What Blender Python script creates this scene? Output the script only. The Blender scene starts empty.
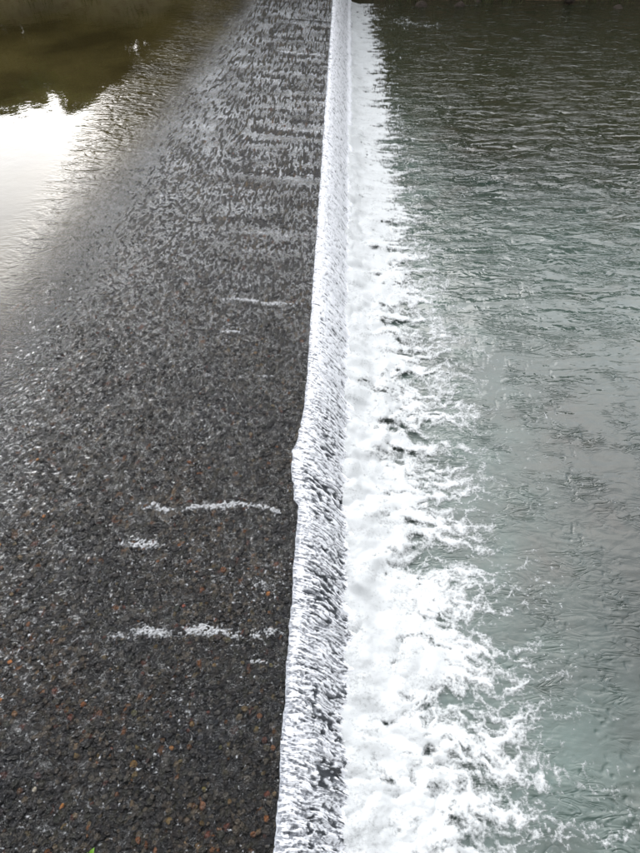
import bpy, math, random
import numpy as np
from mathutils import Vector, Matrix, Euler

R = math.radians
random.seed(7)
S = bpy.context.scene
C = S.collection

# ------------------------------------------------------------------ camera
CAM_Z = 5.5
PITCH = 47.6
cam_d = bpy.data.cameras.new('camera')
cam_d.sensor_fit = 'VERTICAL'
cam_d.sensor_height = 36.0
cam_d.lens = 26.0
cam_d.clip_start = 0.05
cam_d.clip_end = 2000
cam = bpy.data.objects.new('camera', cam_d)
C.objects.link(cam)
cam.location = (0, 0, CAM_Z)
cam.rotation_euler = (R(90 - PITCH), 0, 0)
cam_d.shift_x = -0.034                # the frame sits a little left of the weir line
S.camera = cam

# ------------------------------------------------------------------ light
SUN_EL, SUN_AZ = 28.0, -16.0          # azimuth from +Y, positive to +X
W = bpy.data.worlds.new('World')
S.world = W
W.use_nodes = True
wn, wl = W.node_tree.nodes, W.node_tree.links
wn.clear()
sky = wn.new('ShaderNodeTexSky')
sky.sky_type = 'NISHITA'
sky.sun_disc = False
sky.sun_elevation = R(SUN_EL)
sky.sun_rotation = R(SUN_AZ)
sky.altitude = 50
sky.air_density = 1.0
sky.dust_density = 5.0
sky.ozone_density = 1.0
hs = wn.new('ShaderNodeHueSaturation')
hs.inputs['Saturation'].default_value = 0.35
bg = wn.new('ShaderNodeBackground')
bg.inputs['Strength'].default_value = 0.15
wo = wn.new('ShaderNodeOutputWorld')
wl.new(sky.outputs[0], hs.inputs['Color'])
# thin bright overcast over the clear-sky gradient
wtc = wn.new('ShaderNodeTexCoord')
wns = wn.new('ShaderNodeTexNoise'); wns.inputs['Scale'].default_value = 2.2; wns.inputs['Detail'].default_value = 5
wl.new(wtc.outputs['Generated'], wns.inputs['Vector'])
wrp = wn.new('ShaderNodeValToRGB')
wrp.color_ramp.elements[0].position = 0.35; wrp.color_ramp.elements[0].color = (3.6, 3.9, 4.3, 1)
wrp.color_ramp.elements[1].position = 0.65; wrp.color_ramp.elements[1].color = (6.4, 6.3, 6.3, 1)
wl.new(wns.outputs['Fac'], wrp.inputs['Fac'])
# the veil scatters forward: brighter all around the sun, duller opposite it
wdt = wn.new('ShaderNodeVectorMath'); wdt.operation = 'DOT_PRODUCT'
wnm = wn.new('ShaderNodeVectorMath'); wnm.operation = 'NORMALIZE'
wl.new(wtc.outputs['Generated'], wnm.inputs[0]); wl.new(wnm.outputs[0], wdt.inputs[0])
wdt.inputs[1].default_value = (math.sin(R(SUN_AZ)) * math.cos(R(SUN_EL)), math.cos(R(SUN_AZ)) * math.cos(R(SUN_EL)), math.sin(R(SUN_EL)))
wmr = wn.new('ShaderNodeMapRange'); wmr.interpolation_type = 'SMOOTHSTEP'
wmr.inputs['From Min'].default_value = -0.1; wmr.inputs['From Max'].default_value = 0.95
wmr.inputs['To Min'].default_value = 0.30; wmr.inputs['To Max'].default_value = 3.6
wl.new(wdt.outputs['Value'], wmr.inputs['Value'])
wsc = wn.new('ShaderNodeVectorMath'); wsc.operation = 'SCALE'
wl.new(wrp.outputs[0], wsc.inputs[0]); wl.new(wmr.outputs[0], wsc.inputs['Scale'])
wmx = wn.new('ShaderNodeMix'); wmx.data_type = 'RGBA'; wmx.inputs[0].default_value = 0.78
wl.new(hs.outputs[0], wmx.inputs[6]); wl.new(wsc.outputs[0], wmx.inputs[7])
wl.new(wmx.outputs[2], bg.inputs['Color'])
wl.new(bg.outputs[0], wo.inputs[0])

sd = bpy.data.lights.new('sun', 'SUN')
sd.energy = 0.9
sd.angle = R(56)
sd.color = (1.0, 0.95, 0.91)
sun = bpy.data.objects.new('sun', sd)
C.objects.link(sun)
sv = Vector((math.sin(R(SUN_AZ)) * math.cos(R(SUN_EL)), math.cos(R(SUN_AZ)) * math.cos(R(SUN_EL)), math.sin(R(SUN_EL))))
sun.rotation_euler = sv.to_track_quat('Z', 'Y').to_euler()
sun.location = sv * 60

S.view_settings.view_transform = 'Standard'
S.view_settings.look = 'None'
S.view_settings.exposure = 0.82
S.view_settings.gamma = 1

# ------------------------------------------------------------------ noise
def h32(ix, iy, seed):
    ix = (ix.astype(np.int64) & 0xffffffff).astype(np.uint64)
    iy = (iy.astype(np.int64) & 0xffffffff).astype(np.uint64)
    M = np.uint64(0xffffffff)
    h = (ix * np.uint64(374761393) + iy * np.uint64(668265263) + np.uint64(seed * 974711 + 12345)) & M
    h = ((h ^ (h >> np.uint64(13))) * np.uint64(1274126177)) & M
    h = (h ^ (h >> np.uint64(16))) & M
    h = (h * np.uint64(2246822519)) & M
    h = h ^ (h >> np.uint64(15))
    return h
def u01(ix, iy, seed):
    return (h32(ix, iy, seed) & np.uint64(0xffffff)).astype(np.float64) / 16777216.0
def perlin(x, y, seed=0):
    x0 = np.floor(x); y0 = np.floor(y)
    fx = x - x0; fy = y - y0
    ix = x0.astype(np.int64); iy = y0.astype(np.int64)
    def g(dx, dy):
        a = u01(ix + dx, iy + dy, seed) * (2 * math.pi)
        return np.cos(a) * (fx - dx) + np.sin(a) * (fy - dy)
    sx = fx * fx * fx * (fx * (fx * 6 - 15) + 10)
    sy = fy * fy * fy * (fy * (fy * 6 - 15) + 10)
    a = g(0, 0) * (1 - sx) + g(1, 0) * sx
    b = g(0, 1) * (1 - sx) + g(1, 1) * sx
    return (a * (1 - sy) + b * sy) * 1.5
def fbm(x, y, seed=0, n=4, lac=2.03, gain=0.5):
    s = 0; a = 1; t = 0
    for k in range(n):
        s = s + a * perlin(x, y, seed + k * 17)
        t += a; a *= gain; x = x * lac + 3.1; y = y * lac + 1.7
    return s / t
def ridged(x, y, seed=0, n=3, gain=0.5):
    s = 0; a = 1; t = 0
    for k in range(n):
        s = s + a * (1 - np.abs(perlin(x, y, seed + k * 13)) * 2)
        t += a; a *= gain; x = x * 2.07 + 5.3; y = y * 2.07 + 2.9
    return s / t
def worley(x, y, seed=0, jit=1.0):
    x0 = np.floor(x).astype(np.int64); y0 = np.floor(y).astype(np.int64)
    f1 = np.full(np.shape(x), 9.0); f2 = f1.copy(); idv = np.zeros(np.shape(x))
    for dx in (-1, 0, 1):
        for dy in (-1, 0, 1):
            ix = x0 + dx; iy = y0 + dy
            px = ix + 0.5 + (u01(ix, iy, seed) - 0.5) * jit
            py = iy + 0.5 + (u01(ix, iy, seed + 91) - 0.5) * jit
            d = np.hypot(px - x, py - y)
            c = u01(ix, iy, seed + 333)
            m = d < f1
            f2 = np.where(m, f1, np.minimum(f2, d))
            idv = np.where(m, c, idv)
            f1 = np.where(m, d, f1)
    return f1, f2, idv
def ss(a, b, x):
    t = np.clip((x - a) / (b - a), 0, 1)
    return t * t * (3 - 2 * t)

# ------------------------------------------------------------------ mesh helpers
def tag(o, label=None, cat=None, group=None, kind=None):
    if label: o['label'] = label
    if cat: o['category'] = cat
    if group: o['group'] = group
    if kind: o['kind'] = kind
    return o
def link(name, me, parent=None, loc=(0, 0, 0)):
    o = bpy.data.objects.new(name, me)
    C.objects.link(o)
    o.location = loc
    if parent: o.parent = parent
    return o
def mesh_np(name, V, F, mat, smooth=True, attrs=None):
    """V (n,3); F (m,k) with k = 3 or 4"""
    me = bpy.data.meshes.new(name)
    n, m, k = len(V), len(F), F.shape[1]
    me.vertices.add(n)
    me.vertices.foreach_set('co', np.ascontiguousarray(V, dtype=np.float32).ravel())
    me.loops.add(m * k)
    me.loops.foreach_set('vertex_index', np.ascontiguousarray(F, dtype=np.int32).ravel())
    me.polygons.add(m)
    me.polygons.foreach_set('loop_start', np.arange(0, m * k, k, dtype=np.int32))
    me.update(calc_edges=True)
    if smooth:
        me.polygons.foreach_set('use_smooth', np.ones(m, dtype=bool))
    for an, (typ, arr) in (attrs or {}).items():
        if typ == 'F':
            a = me.attributes.new(an, 'FLOAT', 'POINT')
            a.data.foreach_set('value', np.ascontiguousarray(arr, dtype=np.float32).ravel())
        else:
            a = me.attributes.new(an, 'FLOAT_COLOR', 'POINT')
            a.data.foreach_set('color', np.ascontiguousarray(arr, dtype=np.float32).ravel())
    if mat: me.materials.append(mat)
    me.validate()
    return me
def grid_faces(nr, nc, keep=None):
    """rows x cols vertices; keep: boolean (nr-1, nc-1)"""
    i = np.arange(nr - 1)[:, None] * nc + np.arange(nc - 1)[None, :]
    F = np.stack([i, i + 1, i + 1 + nc, i + nc], -1)
    if keep is not None: F = F[keep]
    return F.reshape(-1, 4)
def compact(V, F, attrs):
    used = np.unique(F)
    mp = np.full(len(V), -1, dtype=np.int64); mp[used] = np.arange(len(used))
    return V[used], mp[F], {k: (t, a.reshape(len(V), -1)[used]) for k, (t, a) in attrs.items()}
def fromdata(name, vs, fs, mat, smooth=False):
    me = bpy.data.meshes.new(name)
    me.from_pydata(vs, [], fs)
    if smooth:
        for p in me.polygons: p.use_smooth = True
    if mat: me.materials.append(mat)
    me.update()
    return me
class MB:
    def __init__(s): s.v = []; s.f = []
    def add(s, vs, fs):
        b = len(s.v); s.v += [tuple(v) for v in vs]; s.f += [tuple(i + b for i in f) for f in fs]
    def box(s, x0, x1, y0, y1, z0, z1):
        s.add([(x0, y0, z0), (x1, y0, z0), (x1, y1, z0), (x0, y1, z0), (x0, y0, z1), (x1, y0, z1), (x1, y1, z1), (x0, y1, z1)],
              [(0, 3, 2, 1), (4, 5, 6, 7), (0, 1, 5, 4), (1, 2, 6, 5), (2, 3, 7, 6), (3, 0, 4, 7)])
    def tube(s, pts, rad, n=7):
        vs = []; fs = []
        for i, p in enumerate(pts):
            p = Vector(p)
            d = (Vector(pts[min(i + 1, len(pts) - 1)]) - Vector(pts[max(i - 1, 0)])).normalized()
            a = d.orthogonal().normalized(); b = d.cross(a)
            for k in range(n):
                t = 2 * math.pi * k / n
                vs.append(p + (a * math.cos(t) + b * math.sin(t)) * rad[i])
        for i in range(len(pts) - 1):
            for k in range(n):
                fs.append((i * n + k, i * n + (k + 1) % n, (i + 1) * n + (k + 1) % n, (i + 1) * n + k))
        fs.append(tuple(range(n))[::-1]); fs.append(tuple((len(pts) - 1) * n + k for k in range(n)))
        s.add(vs, fs)
    def build(s, name, mat, parent=None, smooth=False):
        return link(name, fromdata(name, s.v, s.f, mat, smooth), parent)

# graded rows: equal steps of 1/(distance along view axis) keep the grain even
CT, ST = math.cos(R(PITCH)), math.sin(R(PITCH))
def rows(H, n, Y0, Y1, extra=8, far=None):
    u = np.linspace(1 / (Y0 * CT + H * ST), 1 / (Y1 * CT + H * ST), n)
    Y = (1 / u - H * ST) / CT
    head = np.linspace(-14, Y0, extra, endpoint=False)
    return np.concatenate([head, Y])

# ------------------------------------------------------------------ materials
def mat(name):
    m = bpy.data.materials.new(name); m.use_nodes = True
    nt = m.node_tree
    for x in list(nt.nodes): nt.nodes.remove(x)
    out = nt.nodes.new('ShaderNodeOutputMaterial')
    return m, nt, out
def N(nt, typ, **kw):
    n = nt.nodes.new('ShaderNode' + typ)
    for k, v in kw.items():
        if k in n.inputs: n.inputs[k].default_value = v
        else: setattr(n, k, v)
    return n
def noise(nt, vec, scale, detail=4, rough=0.55, dist=0.0):
    n = N(nt, 'TexNoise', Scale=scale, Detail=detail, Roughness=rough, Distortion=dist)
    if vec: nt.links.new(vec, n.inputs['Vector'])
    return n.outputs['Fac']
def ramp(nt, fac, stops, interp='LINEAR'):
    n = nt.nodes.new('ShaderNodeValToRGB')
    n.color_ramp.interpolation = interp
    el = n.color_ramp.elements
    while len(el) < len(stops): el.new(0.5)
    for e, (p, c) in zip(el, stops):
        e.position = p
        e.color = (c[0], c[1], c[2], 1) if isinstance(c, (tuple, list)) else (c, c, c, 1)
    nt.links.new(fac, n.inputs['Fac'])
    return n.outputs['Color']
def mixc(nt, fac, a, b, mode='MIX'):
    n = nt.nodes.new('ShaderNodeMix'); n.data_type = 'RGBA'; n.blend_type = mode
    for s, v in ((0, fac), (6, a), (7, b)):
        if hasattr(v, 'is_linked'): nt.links.new(v, n.inputs[s])
        elif isinstance(v, (int, float)): n.inputs[s].default_value = v if s == 0 else (v, v, v, 1)
        else: n.inputs[s].default_value = (*v, 1)
    return n.outputs[2]
def math_(nt, op, a, b=None, c=None, clamp=False):
    n = nt.nodes.new('ShaderNodeMath'); n.operation = op; n.use_clamp = clamp
    for i, v in enumerate((a, b, c)):
        if v is None: continue
        if hasattr(v, 'is_linked'): nt.links.new(v, n.inputs[i])
        else: n.inputs[i].default_value = v
    return n.outputs[0]
def bump(nt, h, strength, dist, normal=None):
    n = N(nt, 'Bump', Strength=strength, Distance=dist)
    nt.links.new(h, n.inputs['Height'])
    if normal: nt.links.new(normal, n.inputs['Normal'])
    return n.outputs['Normal']
def objco(nt, scale=(1, 1, 1)):
    t = nt.nodes.new('ShaderNodeTexCoord')
    mp = nt.nodes.new('ShaderNodeMapping'); mp.inputs['Scale'].default_value = scale
    nt.links.new(t.outputs['Object'], mp.inputs['Vector'])
    return mp.outputs['Vector']
def attr(nt, name):
    n = nt.nodes.new('ShaderNodeAttribute'); n.attribute_name = name
    return n

def simple(name, c1, c2, scale=6, rough=0.8, bs=0.3, bd=0.01, spec=0.5):
    m, nt, out = mat(name)
    v = objco(nt)
    f = noise(nt, v, scale, 6)
    p = N(nt, 'BsdfPrincipled', Roughness=rough)
    p.inputs['Specular IOR Level'].default_value = spec
    nt.links.new(ramp(nt, f, [(0.3, c1), (0.7, c2)]), p.inputs['Base Color'])
    nt.links.new(bump(nt, noise(nt, v, scale * 6, 5), bs, bd), p.inputs['Normal'])
    nt.links.new(p.outputs[0], out.inputs[0])
    return m

# foam: white froth; coverage thins out into separate bubbles at its edges
def foam_material(name, c=(0.90, 0.91, 0.92), fs=60, bscale=120, bstr=0.35, stretch=(1, 1, 1), gain=5.0, dens=1.0, soft=0.0, flow=False, hollow=0.0):
    m, nt, out = mat(name)
    v = objco(nt, stretch)
    if flow:                                        # streaks that follow the fall
        cx = nt.nodes.new('ShaderNodeCombineXYZ')
        nt.links.new(math_(nt, 'MULTIPLY', attr(nt, 'run').outputs['Fac'], 6.5), cx.inputs[0])
        nt.links.new(math_(nt, 'MULTIPLY', attr(nt, 'across').outputs['Fac'], 42.0), cx.inputs[1])
        v = cx.outputs[0]
    p = N(nt, 'BsdfPrincipled', Roughness=0.5)
    p.inputs['IOR'].default_value = 1.33
    f = noise(nt, v, 0.6 if flow else 3.2, 8, 0.68)
    d = tuple(x * 0.86 for x in c)
    nt.links.new(ramp(nt, f, [(0.32, d), (0.6, c)]), p.inputs['Base Color'])
    nt.links.new(bump(nt, noise(nt, v, bscale, 4, 0.6), bstr, 0.01), p.inputs['Normal'])
    cov = attr(nt, 'cover').outputs['Fac']
    n1 = noise(nt, v, fs, 5, 0.7)
    n1 = math_(nt, 'MULTIPLY', math_(nt, 'SUBTRACT', n1, 0.5), 2.2 if flow else 1.3)
    if hollow:                                      # thin places where the water shows through
        h1 = math_(nt, 'MULTIPLY', math_(nt, 'SUBTRACT', noise(nt, v, 4.5, 5, 0.62, 0.8), 0.5), hollow)
        n1 = math_(nt, 'ADD', n1, h1)
    al = math_(nt, 'MULTIPLY', math_(nt, 'ADD', math_(nt, 'ADD', cov, n1), soft), gain, clamp=True)
    al = math_(nt, 'MULTIPLY', al, dens)
    tr = N(nt, 'BsdfTransparent')
    mx = nt.nodes.new('ShaderNodeMixShader')
    nt.links.new(al, mx.inputs[0]); nt.links.new(tr.outputs[0], mx.inputs[1]); nt.links.new(p.outputs[0], mx.inputs[2])
    nt.links.new(mx.outputs[0], out.inputs[0])
    return m

# shallow running water over the stones, deep olive pond above the crest
def upstream_material():
    m, nt, out = mat('upstream_water')
    geo = nt.nodes.new('ShaderNodeNewGeometry')
    pos = geo.outputs['Position']
    film = attr(nt, 'film').outputs['Fac']         # 0 pond .. 1 thin film
    mp = N(nt, 'Mapping'); mp.inputs['Scale'].default_value = (0.6, 1, 1); nt.links.new(pos, mp.inputs['Vector'])
    mp3 = N(nt, 'Mapping'); mp3.inputs['Scale'].default_value = (0.5, 1, 1); mp3.inputs['Rotation'].default_value = (0, 0, -0.35); nt.links.new(pos, mp3.inputs['Vector'])
    n1 = noise(nt, mp.outputs[0], 34, 8, 0.78, 0.2)
    vo = N(nt, 'TexVoronoi', Scale=48); nt.links.new(mp.outputs[0], vo.inputs['Vector'])
    n1 = math_(nt, 'ADD', n1, math_(nt, 'MULTIPLY', vo.outputs['Distance'], -0.4))
    # deeper, faster water up the slope carries larger chop
    n2 = math_(nt, 'MULTIPLY', noise(nt, mp.outputs[0], 24, 3, 0.65, 0.2), 1.8)
    fm = N(nt, 'Mix'); nt.links.new(attr(nt, 'fast').outputs['Fac'], fm.inputs[0]); nt.links.new(n1, fm.inputs[2]); nt.links.new(n2, fm.inputs[3])
    n1 = fm.outputs[0]
    hgt = math_(nt, 'MULTIPLY', n1, attr(nt, 'chop').outputs['Fac'])
    nrm = bump(nt, hgt, 1.0, 0.028)
    pond = noise(nt, pos, 3.0, 3)
    nrm = bump(nt, pond, 0.10, 0.03, nrm)
    dw = noise(nt, mp3.outputs[0], 4.2, 2, 0.5, 0.7)
    dw = math_(nt, 'POWER', math_(nt, 'ABSOLUTE', math_(nt, 'SUBTRACT', dw, 0.5)), 0.8)
    nrm = bump(nt, math_(nt, 'MULTIPLY', dw, attr(nt, 'draw').outputs['Fac']), 1.0, 0.062, nrm)
    dw2 = noise(nt, mp3.outputs[0], 12.0, 2, 0.5, 0.8)
    nrm = bump(nt, math_(nt, 'MULTIPLY', dw2, attr(nt, 'draw').outputs['Fac']), 1.0, 0.022, nrm)
    gl = N(nt, 'BsdfGlossy', Roughness=0.03); gl.inputs['Color'].default_value = (1, 1, 1, 1)
    nt.links.new(nrm, gl.inputs['Normal'])
    fr = N(nt, 'Fresnel', IOR=1.33); nt.links.new(nrm, fr.inputs['Normal'])
    tr = N(nt, 'BsdfTransparent'); tr.inputs['Color'].default_value = (0.86, 0.87, 0.85, 1)
    df = N(nt, 'BsdfDiffuse')
    nt.links.new(ramp(nt, noise(nt, pos, 0.5, 4), [(0.35, (0.020, 0.016, 0.006)), (0.65, (0.042, 0.034, 0.012))]), df.inputs['Color'])
    wf = N(nt, 'BsdfDiffuse'); wf.inputs['Color'].default_value = (0.62, 0.64, 0.66, 1)
    mx = nt.nodes.new('ShaderNodeMixShader')
    nt.links.new(film, mx.inputs[0]); nt.links.new(df.outputs[0], mx.inputs[1]); nt.links.new(tr.outputs[0], mx.inputs[2])
    # fine pale speckle: entrained air, plus sky glints put into the colour
    air_sheen = attr(nt, 'air_sheen').outputs['Fac']
    sp = noise(nt, mp.outputs[0], 58, 6, 0.8)
    am = math_(nt, 'MULTIPLY', air_sheen, math_(nt, 'MULTIPLY', math_(nt, 'SUBTRACT', sp, 0.42), 4.0, clamp=True), clamp=True)
    mx3 = nt.nodes.new('ShaderNodeMixShader')
    nt.links.new(am, mx3.inputs[0]); nt.links.new(mx.outputs[0], mx3.inputs[1]); nt.links.new(wf.outputs[0], mx3.inputs[2])
    mx2 = nt.nodes.new('ShaderNodeMixShader')
    nt.links.new(fr.outputs[0], mx2.inputs[0]); nt.links.new(mx3.outputs[0], mx2.inputs[1]); nt.links.new(gl.outputs[0], mx2.inputs[2])
    nt.links.new(mx2.outputs[0], out.inputs[0])
    return m

def river_material():
    m, nt, out = mat('river_water')
    geo = nt.nodes.new('ShaderNodeNewGeometry'); pos = geo.outputs['Position']
    p = N(nt, 'BsdfPrincipled', Roughness=0.035)
    p.inputs['IOR'].default_value = 1.56
    big = noise(nt, pos, 0.7, 7, 0.7)
    col = ramp(nt, big, [(0.35, (0.013, 0.022, 0.018)), (0.55, (0.020, 0.025, 0.020)), (0.72, (0.033, 0.025, 0.018))])
    aer_sheen = attr(nt, 'air_sheen').outputs['Fac']
    col = mixc(nt, aer_sheen, col, (0.088, 0.130, 0.114))  # aerated water by the foam, painted sky sheen farther out
    col = mixc(nt, attr(nt, 'tree_refl').outputs['Fac'], col, (0.022, 0.025, 0.013))  # dark reflection of the far trees, put into the water colour
    nt.links.new(col, p.inputs['Base Color'])
    mp = N(nt, 'Mapping'); mp.inputs['Scale'].default_value = (0.42, 1, 1); nt.links.new(pos, mp.inputs['Vector'])
    # longer wavelets out in the river, short sparse creases nearer the foam
    wav = attr(nt, 'wave').outputs['Fac']
    lw = noise(nt, mp.outputs[0], 3.4, 2, 0.45, 0.5)
    mw = noise(nt, mp.outputs[0], 4.6, 2, 0.5, 0.9)
    mw = math_(nt, 'POWER', math_(nt, 'ABSOLUTE', math_(nt, 'SUBTRACT', mw, 0.5)), 0.7)
    sw = noise(nt, mp.outputs[0], 9.0, 2, 0.5, 1.0)
    sw = math_(nt, 'POWER', math_(nt, 'ABSOLUTE', math_(nt, 'SUBTRACT', sw, 0.5)), 0.6)
    gate = ramp(nt, noise(nt, pos, 1.6, 3, 0.6), [(0.45, 0.05), (0.62, 1.0)])
    gate2 = ramp(nt, noise(nt, pos, 1.1, 3, 0.6), [(0.40, 0.15), (0.60, 1.0)])
    nrm = bump(nt, math_(nt, 'MULTIPLY', lw, wav), 1.0, 0.115)
    nrm = bump(nt, math_(nt, 'MULTIPLY', mw, math_(nt, 'MULTIPLY', gate2, math_(nt, 'ADD', math_(nt, 'MULTIPLY', wav, 0.6), 0.4))), 1.0, 0.045, nrm)
    nrm = bump(nt, math_(nt, 'MULTIPLY', sw, gate), 1.0, 0.021, nrm)
    nt.links.new(nrm, p.inputs['Normal'])
    nt.links.new(p.outputs[0], out.inputs[0])
    return m

def stone_material(name, use_obj):
    m, nt, out = mat(name)
    geo = nt.nodes.new('ShaderNodeNewGeometry'); pos = geo.outputs['Position']
    if use_obj:
        oi = nt.nodes.new('ShaderNodeObjectInfo'); base = oi.outputs['Color']
    else:
        base = attr(nt, 'col').outputs['Color']
    f = noise(nt, pos, 45, 5, 0.65)
    col = mixc(nt, 1.0, base, ramp(nt, f, [(0.3, 0.25), (0.7, 1.12)]), "MULTIPLY")
    tint = ramp(nt, noise(nt, pos, 0.9, 4, 0.6), [(0.36, (0.85, 0.90, 1.0)), (0.5, (1.0, 0.96, 0.86)), (0.66, (1.35, 1.08, 0.80))])
    col = mixc(nt, 1.0, col, tint, 'MULTIPLY')
    p = N(nt, 'BsdfPrincipled', Roughness=0.25)
    p.inputs['Specular IOR Level'].default_value = 0.35
    nt.links.new(col, p.inputs['Base Color'])
    p.inputs['Coat Weight'].default_value = 0.7
    p.inputs['Coat Roughness'].default_value = 0.06
    p.inputs['Coat IOR'].default_value = 1.38
    h = noise(nt, pos, 38, 7, 0.75, 0.4)
    vo = N(nt, 'TexVoronoi', Scale=62); nt.links.new(pos, vo.inputs['Vector'])
    h = math_(nt, 'ADD', h, math_(nt, 'MULTIPLY', vo.outputs['Distance'], -0.45))
    nrm = bump(nt, h, 1.0, 0.056)
    nt.links.new(nrm, p.inputs['Normal']); nt.links.new(nrm, p.inputs['Coat Normal'])
    nt.links.new(p.outputs[0], out.inputs[0])
    return m

M = {}
M['foam'] = foam_material('river_foam', (0.56, 0.58, 0.585), 42, 120, 0.5, (0.8, 1, 1), 1.35, 0.97, 0.09, hollow=1.25)
M['foam_blue'] = foam_material('falling_foam', (0.84, 0.855, 0.89), 1.0, 1.6, 0.5, (1, 1, 1), 2.6, 0.95, 0.02, flow=True)
M['foam_thin'] = foam_material('apron_foam', (0.66, 0.68, 0.70), 62, 150, 0.5, (0.8, 1, 1), 1.5, 0.72, 0.06)
M['up'] = upstream_material()
M['river'] = river_material()
M['stone_bed'] = stone_material('wet_pebbles', False)
M['stone'] = stone_material('wet_pebble', True)
M['concrete'] = simple('wet_concrete', (0.03, 0.03, 0.028), (0.09, 0.085, 0.075), 9, 0.3, 0.6, 0.02)
M['earth'] = simple('bank_earth', (0.05, 0.035, 0.022), (0.16, 0.12, 0.075), 2.2, 0.9, 0.6, 0.05)
M['bark'] = simple('bark', (0.05, 0.035, 0.025), (0.13, 0.10, 0.075), 14, 0.9, 0.8, 0.03)
M['grass'] = simple('bank_grass', (0.035, 0.055, 0.015), (0.13, 0.13, 0.05), 1.5, 0.8, 0.1, 0.01)
M['metal'] = simple('grey_paint', (0.10, 0.10, 0.10), (0.16, 0.16, 0.15), 8, 0.5, 0.1, 0.005)
M['rock'] = simple('bank_rock', (0.025, 0.018, 0.013), (0.085, 0.062, 0.045), 5, 0.75, 0.7, 0.03)
def leaf_mat(name, c1, c2):
    m, nt, out = mat(name)
    geo = nt.nodes.new('ShaderNodeNewGeometry')
    p = N(nt, 'BsdfPrincipled', Roughness=0.5)
    nt.links.new(ramp(nt, geo.outputs['Random Per Island'], [(0.0, c1), (1.0, c2)]), p.inputs['Base Color'])
    t = N(nt, 'BsdfTranslucent'); t.inputs['Color'].default_value = (c2[0] * 1.4, c2[1] * 1.5, c2[2], 1)
    mx = nt.nodes.new('ShaderNodeMixShader'); mx.inputs[0].default_value = 0.3
    nt.links.new(p.outputs[0], mx.inputs[1]); nt.links.new(t.outputs[0], mx.inputs[2])
    nt.links.new(mx.outputs[0], out.inputs[0])
    return m
M['leaf_a'] = leaf_mat('leaf_green', (0.05, 0.09, 0.015), (0.13, 0.19, 0.04))
M['leaf_b'] = leaf_mat('leaf_olive', (0.045, 0.045, 0.012), (0.13, 0.105, 0.035))
M['leaf_c'] = leaf_mat('leaf_brown', (0.050, 0.035, 0.014), (0.13, 0.085, 0.035))
M['sprout'] = leaf_mat('leaf_bright', (0.10, 0.24, 0.015), (0.17, 0.34, 0.03))

# ------------------------------------------------------------------ shape of the weir
ZR = -0.82                              # river level below the weir
def x_lip(Y):
    Y = np.asarray(Y, dtype=float)
    b = -0.545 + 0.0005 * Y
    notch = np.interp(Y, [3.86, 3.93, 4.10, 4.35, 4.62, 4.78, 5.05, 5.5], [0, -0.05, -0.06, -0.105, -0.11, -0.055, -0.03, 0])
    return b + notch + 0.012 * perlin(Y * 3.1, Y * 0 + 4.2, 5) + 0.008 * perlin(Y * 13.0, Y * 0 + 9.2, 6)
def crest_x(Y):
    return np.interp(Y, [-10, 10, 14, 22.5, 27], [-5.35, -5.3, -5.2, -4.75, -4.6])
def z_bed(X, Y):
    """apron: gentle slope from the lip up to a rounded crest, then down into the pond"""
    c = crest_x(Y)
    t = X - c
    slope = np.clip((-X - 0.54) * 0.066, 0, None)
    up = -0.9 * (1 - np.exp(-np.clip(-t, 0, None) ** 2 / 0.8)) - 0.03 * np.clip(-t, 0, 4)
    rnd = -0.075 * np.exp(-np.clip(t + 0.2, 0, None) / 0.5)
    return slope + np.where(t < 0, up, 0) + rnd
def z_film(X, Y):
    c = crest_x(Y)
    t = X - c
    slope = np.clip((-X - 0.54) * 0.066, 0, None)
    low = slope + 0.014 - 0.011 * ss(0.9, 2.2, t)
    lvl = (-c - 0.54) * 0.066 + 0.035
    # smooth drawdown over the crest: smooth minimum of pond level and sloping film
    k = 0.045
    a, b = lvl, low
    h = np.clip(0.5 + 0.5 * (b - a) / k, 0, 1)
    return b * (1 - h) + a * h - k * h * (1 - h)
def film_fac(X, Y):
    t0 = np.interp(Y, [5, 9, 14, 22], [-0.35, -0.1, 0.45, 0.85])
    return ss(t0 + 0.1, t0 + 1.4, X - crest_x(Y) )

# ------------------------------------------------------------------ terrain and sky-side setting
def terrain():
    xs = np.concatenate([np.linspace(-400, -40, 14, endpoint=False), np.linspace(-40, 40, 121), np.linspace(40, 400, 15)[1:]])
    ys = np.concatenate([np.linspace(-300, -30, 12, endpoint=False), np.linspace(-30, 60, 181), np.linspace(60, 500, 18)[1:]])
    X, Y = np.meshgrid(xs, ys)
    wob = 0.5 * fbm(X * 0.2, Y * 0.2, 3, 3)
    far = Y - (27.1 + wob - 0.02 * X)
    near = -9.0 + 0.5 * wob - Y
    def bank(d, h, w): return -2.2 + (h + 2.2) * ss(-1.2, w, d)
    Z = np.maximum(bank(far, 3.2, 3.8), bank(near, 3.2, 4.5))
    Z = Z + np.clip(np.maximum(far, near) - 5, 0, None) * 0.01
    Z = Z + (0.22 * fbm(X * 0.9, Y * 0.9, 8, 4) + 0.10 * fbm(X * 3.3, Y * 3.3, 12, 3)) * ss(-1.5, 1, np.maximum(far, near))
    V = np.stack([X, Y, Z], -1).reshape(-1, 3)
    me = mesh_np('river_bank', V, grid_faces(*X.shape), M['bank'])
    o = link('ground', me); tag(o, kind='structure')
    def zat(x, y):
        i = np.searchsorted(ys, y) ; j = np.searchsorted(xs, x)
        return float(Z[i, j])
    return zat
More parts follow.
